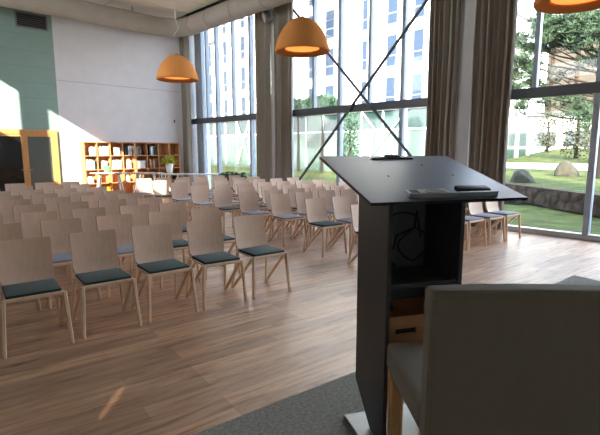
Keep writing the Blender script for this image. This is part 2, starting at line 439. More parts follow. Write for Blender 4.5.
# ---- ceiling duct with elbow
rd = 0.29; yd, xd, zd = 14.72, 8.42, 5.69
duct = empty('ventilation_duct', (0, 0, zd)); tag(duct, 'big round beige ventilation duct bending under the ceiling in the corner', 'duct')
pts = [(XL, yd, 0), (xd - .75, yd, 0)]
for k in range(1, 9):
    a = PI / 2 * k / 9
    pts.append((xd - .75 + .75 * math.sin(a), yd - .75 + .75 * math.cos(a), 0))
pts += [(xd, yd - .75, 0), (xd, YF, 0)]
MB().tube(pts, rd, 32).build('pipe', M['duct'], duct, smooth=True)
for y in (13.7, 12.7, 11.4, 10.0, 8.4):
    MB().tube([(xd, y - .02, 0), (xd, y + .02, 0)], rd + .012, 32).build('joint_ring', M['duct'], duct, smooth=True)
for x in (1.5, 4.0, 6.5):
    MB().tube([(x - .02, yd, 0), (x + .02, yd, 0)], rd + .012, 32).build('joint_ring', M['duct'], duct, smooth=True)
for P in ((3, yd), (6.8, yd), (xd, 12.2), (xd, 9.0)):
    MB().tube([(P[0], P[1], rd - .02), (P[0], P[1], ZC - zd)], .012, 6).build('hanger_rod', M['dark_metal'], duct)

# ---- hanging acoustic panels
ZP = 6.14
c0 = at_z(171, 20.5, ZP)
PX, PY = 2.4, 1.2
k = 0
for i in range(4):
    for j in range(4):
        x1 = c0.x - i * PX; y1 = c0.y - j * PY
        a = MB().mm((x1 - PX + .07, y1 - PY + .07, ZP), (x1, y1, ZP + .05), bev=.004)
        ctr = Vector((x1 - PX / 2, y1 - PY / 2, ZP))
        px = proj(ctr)
        if x1 - PX < XL: a.bm.free(); continue
        # skip panels nothing of which is seen
        if max(proj((x1 - dx, y1 - dy, ZP))[1] for dx in (0, PX) for dy in (0, PY)) < -5: a.bm.free(); continue
        t = empty('acoustic_panel', ctr)
        bmesh.ops.translate(a.bm, vec=-ctr, verts=a.bm.verts)
        a.build('panel', M['panel'], t)
        for sx in (-1, 1):
            MB().tube([(sx * .8, 0, .05), (sx * .8, 0, ZC - ZP)], .006, 6).build('hanger_wire', M['dark_metal'], t)
        names = ['first', 'second', 'third', 'fourth']
        tag(t, 'cream hanging ceiling panel, %s row from back wall, %s from window duct' % (names[j], names[i]), 'ceiling panel', 'cream acoustic panels hung below the ceiling')

# ---- vent grille high on the green wall
v = empty('vent_grille', (4.1, YB - .04, 5.35)); tag(v, 'dark louvred vent grille high on the green wall', 'vent')
mb = MB()
for s in (-1, 1):
    mb.box((s * .40, 0, 0), (.03, .06, .42)); mb.box((0, 0, s * .2), (.8, .06, .03))
mb.build('frame', M['light_grey'], v)
MB().box((0, .025, 0), (.78, .01, .38)).build('backing', M['black'], v)
for k in range(7):
    MB().box((0, -.005, -.16 + k * .053), (.77, .05, .010), R=Matrix.Rotation(.6, 4, 'X')).build('slat', M['dark_metal'], v)

# ---- glazed oak door in the green wall
dr = empty('door_1', (3.5, YB, 0)); struct(dr, 'honey oak double door with dark glass under the green wall')
X0, X1, ZD = 2.40, 4.55, 2.21
def dpart(mb, n, m): return mb.build(n, m, dr)
mb = MB()
mb.mm((X0 - 3.5, -.09, ZD - .14), (X1 - 3.5, 0, ZD), bev=.006)
mb.mm((X1 - 3.5 - .10, -.09, 0), (X1 - 3.5, 0, ZD - .14), bev=.006)
mb.mm((X0 - 3.5, -.09, 0), (X0 - 3.5 + .12, 0, ZD - .14), bev=.006)
dpart(mb, 'door_frame', M['oak'])
xm = 3.64
for a, b_, g in ((X0 + .12, xm, 'dark_glass'), (xm, X1 - .10, 'reflection_glass')):
    lf = MB()
    a -= 3.5; b_ -= 3.5; t = .085
    lf.mm((a, -.07, 0), (a + t, -.02, ZD - .14), bev=.005); lf.mm((b_ - t, -.07, 0), (b_, -.02, ZD - .14), bev=.005)
    lf.mm((a + t, -.07, ZD - .2), (b_ - t, -.02, ZD - .14)); lf.mm((a + t, -.07, 0), (b_ - t, -.02, .2))
    l = dpart(lf, 'door_leaf', M['oak'])
    MB().mm((a + t, -.05, .2), (b_ - t, -.04, ZD - .2)).build('door_glass', M[g], l)
    hx = b_ - .05 if g == 'dark_glass' else a + .05
    MB().tube([(hx, -.07, 1.02), (hx, -.12, 1.02), (hx + (-.1 if g == 'dark_glass' else .1), -.12, 1.02)], .011, 8).build('door_handle', M['steel'], l, smooth=True)

# ---- light switch / thermostat near the corner
sw = empty('wall_switch', (8.6, YB - .01, 2.68)); tag(sw, 'small dark sensor box on the white wall near the corner', 'sensor')
MB().box((0, -.01, 0), (.09, .03, .15), bev=.01).build('body', M['white_plastic'], sw)
MB().box((0, -.028, -.01), (.05, .012, .09), bev=.004).build('sensor_cover', M['black'], sw)

# ---- loudspeaker on the white column
sp = empty('wall_loudspeaker', (XW - .15, 10.66, 5.44)); tag(sp, 'round grey loudspeaker high on the white column between curtains', 'speaker')
MB().box((-.06, 0, 0), (.12, .06, .08), bev=.008).build('bracket', M['light_grey'], sp)
prof = [(0, -.10), (.10, -.10), (.15, -.06), (.17, 0), (.17, .10), (.155, .12), (0, .12)]
mb = MB().lathe(prof, n=28)
bmesh.ops.transform(mb.bm, matrix=Matrix.Translation((-.2, -.03, 0)) @ Matrix.Rotation(-.5, 4, 'Z') @ Matrix.Rotation(-PI / 2 - .25, 4, 'Y'), verts=mb.bm.verts)
mb.build('housing', M['light_grey'], sp, smooth=True)
mb = MB().lathe([(0, .122), (.14, .122), (.14, .13), (0, .132)], n=28)
bmesh.ops.transform(mb.bm, matrix=Matrix.Translation((-.2, -.03, 0)) @ Matrix.Rotation(-.5, 4, 'Z') @ Matrix.Rotation(-PI / 2 - .25, 4, 'Y'), verts=mb.bm.verts)
mb.build('speaker_mesh', M['duct'], sp, smooth=True)

# ---- pendant lamps
def pendant(x, y, z, label, kink=False):
    t = empty('pendant_lamp', (x, y, z)); tag(t, label, 'pendant lamp', 'orange felt pendant lamps in a row')
    R = .45
    prof = [(.30, .03), (.36, .015), (R - .02, .0), (R, .015), (R + .002, .04), (.435, .08), (.415, .16), (.375, .26), (.315, .36),
            (.245, .44), (.18, .485), (.165, .495), (.155, .505), (0.03, .51), (0, .51)]
    MB().lathe(prof[2:], n=56).build('shade', M['felt_orange'], t, smooth=True)
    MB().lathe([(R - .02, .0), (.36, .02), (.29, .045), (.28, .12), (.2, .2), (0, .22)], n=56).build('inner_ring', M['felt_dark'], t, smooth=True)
    MB().lathe([(0, .06), (.2, .056), (.278, .06), (.278, .075), (0, .08)], n=48).build('diffuser', M['glow'], t, smooth=True)
    pts = [(0, 0, .5), (.0, 0, .62)] + ([(.06, 0, .75), (-.05, 0, .95), (.07, 0, 1.1), (.0, 0, 1.3)] if kink else []) + [(0, 0, ZP - z if False else ZC - z)]
    MB().tube(pts, .008, 6).build('cord', M['cord'], t)
    MB().lathe([(0, .50), (.05, .50), (.05, .54), (.02, .56), (0, .56)], n=16).build('cord_cap', M['felt_dark'], t, smooth=True)
    MB().lathe([(0, -.0), (.06, -.0), (.06, -.04), (0, -.05)], n=16, c=(0, 0, ZC - z)).build('ceiling_rose', M['white_plastic'], t, smooth=True)
    return t
pendant(5.43, 5.56, 3.19, 'orange felt dome pendant lamp glowing in front of the braced window')
pendant(5.27, 9.33, 3.13, 'orange felt dome pendant lamp farthest back near the corner', True)
pendant(5.85, 1.66, 3.20, 'orange felt pendant lamp cut by the top edge at right')

# ------------------------------------------------------------------ stage
e0, e1, e2, e3 = at_z(195, 433.5, .2), at_z(357, 371, .2), at_z(574, 275, .2), at_z(600, 281, .2)
sl = e0 + (e0 - e1) * ((e0.x + .55) / (e1.x - e0.x))
sr = e2 + (e3 - e2).normalized() * 3.9
stx = [(sl.x, sl.y), (e1.x, e1.y), (e2.x, e2.y), (sr.x, sr.y), (-0.55, -2.9)]
st = empty('stage', (2.3, -.5, 0)); tag(st, 'low stage covered in dark grey carpet under lectern and armless chair', 'stage')
o = Vector((2.3, -.5, 0))
MB().prism([Vector((x, y, 0.0)) - o for x, y in stx], (0, 0, .185)).build('platform', M['carpet_edge'], st)
MB().prism([Vector((x, y, .185)) - o for x, y in stx], (0, 0, .015)).build('carpet', M['carpet'], st)
SZ = .20

# ------------------------------------------------------------------ lectern
laz = math.radians(27.6)
lfw = Vector((math.sin(laz), math.cos(laz), 0)); lrt = Vector((math.cos(laz), -math.sin(laz), 0))
NC = Vector((0, 0, EYE)) + ray(371, 203) * 1.85
lo = empty('lectern', (NC.x, NC.y, SZ), -laz)
tag(lo, 'dark grey lectern with sloping top standing on the carpeted stage', 'lectern')
ZN = NC.z - SZ; W_, L_ = .782, .675; ang = math.radians(15.5)
A0, BW, S0, CD = .133, .392, .10, .322
def slope(x, s, h=0.0):
    return Vector((x, s * math.cos(ang) - h * math.sin(ang), ZN + s * math.sin(ang) + h * math.cos(ang)))
def zt(y): return ZN + y * math.tan(ang) - .017
# top slab
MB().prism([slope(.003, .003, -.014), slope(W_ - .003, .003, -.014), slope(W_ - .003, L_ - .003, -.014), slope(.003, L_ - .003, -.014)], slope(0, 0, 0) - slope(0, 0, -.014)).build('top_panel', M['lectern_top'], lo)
mb = MB()
for a, b_ in (((0, 0), (W_, .003)), ((0, L_ - .003), (W_, L_)), ((0, .003), (.003, L_ - .003)), ((W_ - .003, .003), (W_, L_ - .003))):
    mb.prism([slope(a[0], a[1], -.014), slope(b_[0], a[1], -.014), slope(b_[0], b_[1], -.014), slope(a[0], b_[1], -.014)], slope(0, 0, -.0005) - slope(0, 0, -.014))
mb.build('edge_band', M['black'], lo)
T = .02
def side(x0, name):
    poly = [(x0, S0, .02), (x0, S0, zt(S0)), (x0, S0 + CD, zt(S0 + CD)), (x0, S0 + CD, .20), (x0, .235, .02)]
    return MB().prism(poly, (T, 0, 0)).build(name, M['lectern'], lo)
side(A0, 'side_panel'); side(A0 + BW - T, 'side_panel')
MB().prism([(A0 + T, S0 + CD - T, .22), (A0 + BW - T, S0 + CD - T, .22), (A0 + BW - T, S0 + CD - T, zt(S0 + CD - T)), (A0 + T, S0 + CD - T, zt(S0 + CD - T))], (0, T * .9, 0)).build('front_panel', M['lectern_lit_inner'], lo)
MB().mm((A0 + T, S0 + .01, .775), (A0 + BW - T, S0 + CD - T, .795)).build('shelf', M['lectern'], lo)
MB().mm((A0 + T, S0 + .03, .24), (A0 + BW - T, S0 + CD - T, .26)).build('shelf', M['lectern'], lo)
MB().mm((.055, .06, 0), (.60, .385, .02), bev=.004).build('base_plate', M['steel'], lo)
# aluminium lip along the low edge
lip = MB().prism([slope(.196, .028, 0), slope(.196, .038, 0), slope(.196, .038, .024), slope(.196, .028, .024)], (.44, 0, 0))
lip.prism([slope(.196, .028, 0), slope(.196, .058, 0), slope(.196, .058, .004), slope(.196, .028, .004)], (.44, 0, 0))
lip.build('book_stop', M['lip'], lo)
# cable slot with flap
MB().prism([slope(.283, .612, .0), slope(.53, .612, .0), slope(.53, .632, .0), slope(.283, .632, .0)], slope(0, 0, .006) - slope(0, 0, 0)).build('cable_slot', M['black'], lo)
MB().prism([slope(.36, .632, .0), slope(.46, .632, .0), slope(.445, .652, .006), slope(.375, .652, .006)], slope(0, 0, .008) - slope(0, 0, 0)).build('cable_flap', M['black'], lo)
for x, s in ((.24, .33), (.60, .33), (.52, .5)):
    mb = MB().lathe([(0, .0015), (.006, .0015), (.006, 0)], n=10)
    bmesh.ops.transform(mb.bm, matrix=Matrix.Translation(slope(x, s, 0)) @ Matrix.Rotation(ang, 4, 'X'), verts=mb.bm.verts)
    mb.build('screw_cap', M['black'], lo)
Lm = Matrix.Translation((NC.x, NC.y, SZ)) @ Matrix.Rotation(-laz, 4, 'Z')
def lw(p): return Lm @ Vector(p)
def on_lectern(name, x, s, rz=0.0):
    e = empty(name, lw(slope(x, s, 0.0005)))
    e.rotation_euler = (Matrix.Rotation(-laz, 4, 'Z') @ Matrix.Rotation(ang, 4, 'X') @ Matrix.Rotation(rz, 4, 'Z')).to_euler()
    return e
# printed sheets resting against the lip
pp = on_lectern('paper_sheet', .325, .098, .03); tag(pp, 'white printed sheet lying behind the lip on the lectern top', 'paper')
MB().box((0, 0, .001), (.21, .075, .002)).build('sheet', M['paper'], pp)
mb = MB()
for k in range(3): mb.box((-.08 + k * .014, .012, .0024), (.009, .04, .0008))
for k in range(4): mb.box((.035, .026 - k * .015, .0024), (.10 if k % 3 else .07, .003, .0006))
mb.build('printed_text', M['ink'], pp)
gc = on_lectern('glasses_case', .545, .092, -.05); tag(gc, 'black glasses case lying behind the lip on the lectern top', 'glasses case')
mb = MB().box((0, 0, .0125), (.165, .05, .025), bev=.011); mb.build('case_body', M['black'], gc, smooth=True)
mb = MB().box((0, -.0245, .013), (.12, .003, .003)); mb.build('seam', M['ink'], gc)
# cables inside
cb = empty('cable_bundle', lw((A0 + .2, S0 + .22, .7955))); cb.rotation_euler = (0, 0, -laz)
tag(cb, 'black cables looping on the upper shelf inside the lectern', 'cable')
def loop(cx, cz, r, y, a0, a1, n=22): return [(cx + r * math.cos(a0 + (a1 - a0) * k / n), y + .02 * math.sin(k * .7), cz + r * math.sin(a0 + (a1 - a0) * k / n)) for k in range(n + 1)]
MB().tube(loop(.0, .20, .10, 0, -.3, 4.2), .005, 8).build('cable', M['black'], cb, smooth=True)
MB().tube(loop(.05, .14, .08, -.02, .6, 5.8), .005, 8).build('cable', M['black'], cb, smooth=True)
MB().tube([(-.13, 0, .006), (-.12, .02, .06), (-.09, -.02, .12), (-.05, 0, .13), (-.03, .02, .18), (.06, 0, .22), (.09, .03, .3)], .006, 8).build('cable', M['black'], cb, smooth=True)
MB().box((-.10, 0, .025), (.1, .06, .05), bev=.006).build('power_adapter', M['black'], cb)
# wooden box on lower shelf
wb = empty('wooden_box', lw((A0 + BW / 2, S0 + .155, .26))); wb.rotation_euler = (0, 0, -laz)
tag(wb, 'tan wooden box with a dark hand slot inside the lectern', 'box')
bw, bd, bh = .33, .24, .37
mb = MB()
mb.mm((-bw / 2, -bd / 2, 0), (bw / 2, bd / 2, .012)); mb.mm((-bw / 2, bd / 2 - .012, .012), (bw / 2, bd / 2, bh))
for s in (-1, 1): mb.mm((s * bw / 2, -bd / 2, .012), (s * (bw / 2 - .012), bd / 2 - .012, bh))
# face with a slot
fy0, fy1 = -bd / 2, -bd / 2 + .014
sx0, sx1, sz0, sz1 = -.125, -.015, .283, .312
mb.mm((-bw / 2 + .012, fy0, .012), (bw / 2 - .012, fy1, sz0)); mb.mm((-bw / 2 + .012, fy0, sz1), (bw / 2 - .012, fy1, bh))
mb.mm((-bw / 2 + .012, fy0, sz0), (sx0, fy1, sz1)); mb.mm((sx1, fy0, sz0), (bw / 2 - .012, fy1, sz1))
mb.build('box_body', M['tan_wood'], wb)
MB().mm((sx0 - .004, fy1, sz0 - .01), (sx1 + .004, fy1 + .006, sz1 + .01)).build('slot_shade', M['black'], wb)  # black sheet stands in for the shade inside the hand slot
mc = empty('microphone', lw((A0 + .09, S0 + .10, .26 + bh))); mc.rotation_euler = (0, 0, -laz)
tag(mc, 'black hand microphone leaning inside the dark lower lectern compartment', 'microphone')
mb = MB().tube([(0, 0, .012), (-.02, .03, .055), (-.045, .06, .11)], [.012, .014, .017], 12); mb.build('handle', M['black'], mc, smooth=True)
mb = MB().lathe([(0, -.02), (.016, -.018), (.021, 0), (.018, .02), (0, .028)], c=(-.05, .066, .12), n=14); mb.build('microphone_head', M['dark_metal'], mc, smooth=True)

# ------------------------------------------------------------------ foreground upholstered chair (seen from behind)
BT = Vector((0, 0, EYE)) + ray(424, 289) * 1.45
fc = empty('upholstered_chair', (BT.x, BT.y, SZ + .001), -YAW)
tag(fc, 'taupe upholstered dining chair seen from behind in the right foreground', 'chair')
cw, cz = .63, BT.z - SZ - .012
def puff(grid_fn, nu, nv, th): pass
# backrest: rounded slab, slightly raked and crowned
def rounded_slab(c, d, bev, seg=4):
    mb = MB(); r = bmesh.ops.create_cube(mb.bm, size=1.0)
    bmesh.ops.transform(mb.bm, matrix=Matrix.Translation(Vector(c)) @ Matrix.Diagonal((*d, 1)), verts=r['verts'])
    bmesh.ops.subdivide_edges(mb.bm, edges=list(mb.bm.edges), cuts=5, use_grid_fill=True)
    bmesh.ops.bevel(mb.bm, geom=[e for e in mb.bm.edges if len(e.link_faces) == 2 and e.calc_face_angle(0) > 1], offset=bev, segments=seg, affect='EDGES', profile=.5)
    return mb
mb = rounded_slab((cw / 2 + .012, .04, (.40 + cz) / 2), (cw - .024, .08, cz - .40), .016)
for v_ in mb.bm.verts:
    u = (v_.co.x - cw / 2) / (cw / 2); zz = (v_.co.z - .36) / (cz - .36)
    v_.co.y += -.0 * zz + .01 * (1 - u * u) * (1 if v_.co.y > .04 else -.4)
    v_.co.z += .006 * (1 - u * u) * max(0, zz - .7) / .3
mb.build('backrest', M['upholstery'], fc, smooth=True)
mb = MB().tube([(.03, .0, .44), (.03, -.001, cz - .03)], .004, 6).tube([(.035, .0, cz - .028), (cw - .035, .0, cz - .028)], .004, 6)
mb.build('piping', M['upholstery'], fc, smooth=True)
mb = rounded_slab((cw / 2, .325, .475), (cw, .51, .12), .025)
for v_ in mb.bm.verts:
    u = (v_.co.x - cw / 2) / (cw / 2); w = (v_.co.y - .325) / .255
    v_.co.x = cw / 2 + (v_.co.x - cw / 2) * (1 - .07 * max(0, (.45 - v_.co.y) / .4))
    if v_.co.z > .48: v_.co.z += .014 * (1 - u * u) * (1 - w * w)
mb.build('seat', M['upholstery'], fc, smooth=True)
for x in (.040, cw - .040):
    MB().bar((x, .53, .0), (x, .54, .44), .064, .060, .070, .066).build('leg', M['birch_leg'], fc)
    MB().bar((x, .01, .0), (x, .045, .43), .032, .032, .045, .045).build('leg', M['birch_leg'], fc)

# ------------------------------------------------------------------ audience chairs
def build_chair(pad):
    t = empty('plywood_chair')
    # seat shell
    g = []
    for i in range(9):
        x = -.205 + .41 * i / 8; col = []
        for j in range(9):
            s = j / 8; y = -.215 + .385 * s
            z = .448 - .012 * math.sin(PI * s) + (.0 if s < .9 else .012) - (.012 if j == 0 else 0)
            col.append((x, y, z + .004 * abs(2 * i / 8 - 1) ** 2))
        g.append(col)
    MB().sheet(g, .012).build('seat', M['ply'], t, smooth=True)
    g = []
    for i in range(9):
        u = 2 * i / 8 - 1; col = []
        for j in range(11):
            s = j / 10; z = .452 + .386 * s
            y = .168 + .022 * min(1, s * 5) + .085 * s
            half = .205 if s > .12 else .205 - .05 * (1 - s / .12)
            col.append((u * half, y - .018 * u * u, z))
        g.append(col)
    MB().sheet(g, .012).build('backrest', M['ply'], t, smooth=True)
    mb = MB().box((0, -.025, .464), (.395, .375, .028), bev=.012)
    mb.build('seat_pad', M[pad], t, smooth=True)
    for sx in (-1, 1):
        MB().bar((sx * .240, -.245, 0), (sx * .215, -.210, .445), .030, .036, .034, .042).build('leg', M['leg'], t, smooth=True)
        MB().bar((sx * .236, .250, 0), (sx * .200, .165, .44), .026, .032, .028, .034).build('leg', M['leg'], t, smooth=True)
        MB().bar((sx * .234, .235, .012), (sx * .212, -.185, .430), .027, .034, .030, .036).build('brace', M['leg'], t, smooth=True)
    MB().bar((-.215, -.205, .438), (.215, -.205, .438), .036, .026).build('front_rail', M['leg'], t, smooth=True)
    return t
protos = {'pad_green': build_chair('pad_green'), 'pad_grey': build_chair('pad_grey')}
used = set()
def copy_chair(pad):
    src = protos[pad]
    if pad not in used:
        used.add(pad); return src
    r = src.copy(); COL.objects.link(r)
    for ch in list(src.children):
        c = ch.copy(); COL.objects.link(c); c.parent = r; c.matrix_parent_inverse = ch.matrix_parent_inverse.copy()
    return r
ORD = ['first', 'second', 'third', 'fourth', 'fifth', 'sixth', 'seventh', 'eighth', 'ninth', 'tenth']
# left corner of each aisle-side backrest, row by row from the stage
LEFT = [(3.02, 4.29), (3.05, 5.28), (3.06, 6.17), (3.15, 7.08), (3.20, 8.00), (3.25, 8.80), (3.30, 9.85), (3.38, 11.0), (3.50, 12.05)]
RIGHT = [(4.87, 4.07), (4.98, 5.09), (5.07, 6.06), (4.97, 6.84), (5.02, 7.73), (5.11, 8.74), (5.20, 9.83), (5.30, 10.9), (5.37, 12.0)]
PADS = {('L', 0): 'ddddddd', ('L', 1): 'ddllddd', ('R', 0): 'dddllll', ('R', 1): 'dlldldl', ('R', 2): 'lllddlld', ('R', 3): 'lddlldl',
        ('R', 4): 'ddlldld', ('R', 5): 'lldldld', ('R', 6): 'lldddll', ('R', 7): 'ddlldll', ('R', 8): 'ldlldld'}
yaw_c = math.radians(-7.0)
n_ch = 0
for blk, rows in (('L', LEFT), ('R', RIGHT)):
    for r, (lx, ly) in enumerate(rows):
        for c in range(8):
            sgn = -1 if blk == 'L' else 1
            if blk == 'R' and c > (6 if r < 7 else 5): break
            dx = sgn * c * (.572 if blk == 'L' else .56)
            jx, jy, ja = rnd.uniform(-.018, .018), rnd.uniform(-.022, .022), math.radians(rnd.uniform(-2.0, 2.0))
            x, y = lx + .21 + dx, ly - .27 - .118 * dx - .02
            if blk == 'L' and r == 0: jx = 0; jy = -.06 if c == 4 else (-.03 if c == 3 else 0)
            if c or r > 2: x += jx; y += jy
            # leave out chairs wholly outside the frame
            pj = [proj((x + a, y + b, z)) for a in (-.25, .25) for b in (-.25, .27) for z in (0.0, .86)]
            if max(q[0] for q in pj) < 1: continue
            if x < XL + .35: continue
            s = PADS.get((blk, r)); ch = s[c] if s and c < len(s) else rnd.choice('dl')
            pad = 'pad_green' if ch == 'd' else 'pad_grey'
            o = copy_chair(pad)
            o.location = (x, y, 0); o.rotation_euler = (0, 0, yaw_c + ja); n_ch += 1
            side_ = 'left' if blk == 'L' else 'window'
            nth = 'next to aisle' if c == 0 else ORD[c] + ' from aisle'
            row = 'front' if r == 0 else ('back' if r == 8 else ORD[r])
            tag(o, 'plywood chair with %s seat pad, %s row of the %s block, %s' % ('dark green' if ch == 'd' else 'grey', row, side_, nth), 'chair', 'plywood audience chairs, %s block' % side_)

# ------------------------------------------------------------------ bookcase and books
BX0, BX1, BY0, BY1, BH = 5.20, 8.58, 15.22, 15.57, 1.88
NB = 8; uw = (BX1 - BX0) / 2
def bookcase(x0, x1, label):
    c = empty('bookcase', ((x0 + x1) / 2, (BY0 + BY1) / 2, 0)); tag(c, label, 'bookcase', 'beech bookcases along the white wall')
    w = x1 - x0; dpt = BY1 - BY0; th = .035
    MB().mm((-w / 2, -dpt / 2, BH - th), (w / 2, dpt / 2, BH), bev=.003).build('top_board', M['shelf_wood'], c)
    for s in (-1, 1): MB().mm((s * w / 2, -dpt / 2, 0), (s * (w / 2 - th), dpt / 2, BH - th), bev=.003).build('side_board', M['shelf_wood'], c)
    MB().mm((-w / 2 + th, dpt / 2 - .012, .05), (w / 2 - th, dpt / 2, BH - th)).build('back_board', M['shelf_wood'], c)
    for k in range(4):
        z = .07 + k * .447
        MB().mm((-w / 2 + th, -dpt / 2, z), (w / 2 - th, dpt / 2 - .012, z + .025)).build('shelf', M['shelf_wood'], c)
    for k in range(1, 4):
        x = -w / 2 + k * w / 4
        for q in range(4):
            z0 = .095 + q * .447; z1 = z0 + (.422 if q < 3 else BH - th - z0)
            MB().mm((x - .012, -dpt / 2 + .005, z0), (x + .012, dpt / 2 - .012, z1)).build('divider', M['shelf_wood'], c)
    return c
bookcase(BX0, BX0 + uw - .004, 'beech cubby bookcase at left, sunlit, standing beside the oak door')
bookcase(BX0 + uw + .004, BX1, 'beech cubby bookcase at right, beside the corner curtain')
COLS = {'white': srgb(232, 230, 226), 'pale blue': srgb(168, 184, 198), 'black': srgb(34, 36, 38), 'grey': srgb(128, 132, 136),
        'dark green': srgb(42, 62, 54), 'brown': srgb(146, 104, 78), 'red': srgb(160, 52, 50), 'cream': srgb(218, 204, 180), 'navy': srgb(44, 54, 74)}
BM = {k: mat('cover_' + k.replace(' ', '_'), v_, .6, .4, var=.04, scale=20) for k, v_ in COLS.items()}
RN = ['bottom', 'third', 'second', 'top']
def cell(c, r):
    cwid = uw / 4; x0 = BX0 + c * cwid + .03
    return x0, x0 + cwid - .06, .095 + r * .447
book_proto = {}
def book(cname, w, h, d_, x, z, lean=0.0, where=''):
    key = (cname, round(w, 3), round(h, 2), round(d_, 2))
    if key not in book_proto:
        t = empty('book')
        cv = MB(); tt = .003
        cv.mm((-w / 2, -d_ / 2, 0), (-w / 2 + tt, d_ / 2, h)); cv.mm((w / 2 - tt, -d_ / 2, 0), (w / 2, d_ / 2, h))
        cv.mm((-w / 2 + tt, -d_ / 2, 0), (w / 2 - tt, -d_ / 2 + tt, h))
        cv.build('cover', BM[cname], t)
        MB().mm((-w / 2 + tt, -d_ / 2 + tt, .004), (w / 2 - tt, d_ / 2 - .004, h - .005)).build('pages', M['paper'], t)
        book_proto[key] = t
    else:
        src = book_proto[key]; t = src.copy(); COL.objects.link(t)
        for ch in list(src.children):
            k2 = ch.copy(); COL.objects.link(k2); k2.parent = t
    t.location = (x, BY0 + .03 + d_ / 2, z + abs(math.sin(lean)) * w / 2 + .0005); t.rotation_euler = (0, lean, 0)
    tag(t, '%s book %s' % (cname, where), 'book', 'books in the cubby bookcases')
    return t
def fill(c, r, seq, x_off=0.0, h0=.27):
    x0, x1, z = cell(c, r); x = x0 + x_off
    nm = ORD[c % 4] + ' cubby of the ' + RN[r] + ' row, ' + ('left' if c < 4 else 'right') + ' bookcase'
    for k, cn in enumerate(seq):
        w = (.034, .028, .042, .036)[k % 4]; h = h0 + (.0, .03, -.02, .015)[k % 4]
        if x + w > x1 - .002: break
        book(cn, w, h, .22, x + w / 2, z, 0, 'standing in the ' + nm); x += w + .003
def carton(c, r, w, h, m, name, cat, lab, xo=.5):
    x0, x1, z = cell(c, r)
    t = empty(name, (x0 + (x1 - x0) * xo, BY0 + .15, z + .0005)); tag(t, lab, cat)
    MB().mm((-w / 2, -.11, 0), (w / 2, .11, h), bev=.004).build('carton_body', m, t)
    MB().mm((-w / 2 - .003, -.113, h - .05), (w / 2 + .003, .113, h + .004), bev=.002).build('lid', m, t)
fill(0, 3, ['white', 'white', 'white', 'white'], .20, .25)
fill(1, 3, ['cream', 'cream', 'pale blue', 'pale blue', 'white', 'white', 'white', 'white'], .03)
carton(2, 3, .16, .26, M['white_plastic'], 'document_box', 'box', 'white document box in the third cubby of the top row, left bookcase', .6)
fill(3, 3, ['black', 'black', 'navy', 'white', 'grey', 'white', 'black', 'white'], .05, .30)
fill(4, 3, ['grey', 'grey', 'navy', 'grey'], .03, .27)
fill(5, 3, ['black', 'grey', 'white', 'pale blue', 'dark green', 'black', 'dark green'], .06, .31)
fill(0, 2, ['white', 'white', 'grey', 'white', 'pale blue', 'grey', 'white', 'dark green'], .02, .30)
fill(1, 2, ['cream', 'white', 'white', 'white'], .12, .25)
fill(2, 2, ['white', 'pale blue', 'white', 'grey', 'white', 'white', 'white', 'white'], .02, .27)
fill(3, 2, ['white', 'cream', 'white'], .12, .29)
carton(4, 2, .29, .25, M['white_plastic'], 'document_box', 'box', 'wide white box in the first cubby of the second row, right bookcase', .5)
fill(5, 2, ['brown', 'cream', 'brown', 'brown', 'cream', 'brown', 'brown'], .05, .27)
fill(0, 1, ['white', 'white', 'cream', 'white', 'white'], .04, .2)
fill(3, 1, ['white', 'white', 'cream'], .05, .2)
fill(6, 1, ['black', 'white', 'black', 'grey', 'black', 'white', 'black'], .02, .22)
fill(7, 1, ['black', 'black', 'white'], .2, .22)
fill(4, 0, ['red', 'red', 'brown', 'red', 'red'], .02, .27)
fill(4, 1, ['cream', 'white', 'white'], .1, .2)
yb = mat('yellow_card', srgb(236, 190, 30), .6, .4, var=.04)
x0, x1, z = cell(1, 0)
carton(1, 0, .30, .30, yb, 'storage_box', 'box', 'yellow storage box in a bottom cubby behind the standing table', .5)

# ------------------------------------------------------------------ tables by the bookcase
def table(pl, pr_, z, dep, label):
    pl, pr_ = Vector((pl.x, pl.y, 0)), Vector((pr_.x, pr_.y, 0))
    dx = pr_ - pl; Ln = dx.length; rz = math.atan2(dx.y, dx.x)
    t = empty('trestle_table', pl, rz); tag(t, label, 'table', 'pale tables in front of the bookcases')
    MB().mm((0, 0, z - .03), (Ln, dep, z), bev=.004).build('tabletop', M['table_top'], t)
    for a, sgn in ((.12, 1), (Ln - .12, -1)):
        for y, ty in ((.06, .18), (dep - .06, dep - .18)):
            MB().bar((a - sgn * .06, y, 0), (a + sgn * .12, ty, z - .03), .045, .045).build('leg', M['white_plastic'], t)
        MB().bar((a + sgn * .10, .16, z - .06), (a + sgn * .10, dep - .16, z - .06), .04, .04).build('cross_rail', M['white_plastic'], t)
    return t
table(at_z(89.5, 172.8, .93), at_z(122.5, 172.9, .93), .93, .42, 'high pale trestle table in front of the sunlit left bookcase')
t2a, t2b = at_z(127, 173.0, .92), at_z(158, 173.2, .92)
table(t2a, t2b, .92, .42, 'high pale trestle table in front of the right bookcase')
t3a, t3b = at_z(160, 174.2, .80), at_z(222, 174.4, .80)
table(t3a, t3b, .80, .55, 'long low trestle table running from the bookcase to the window')
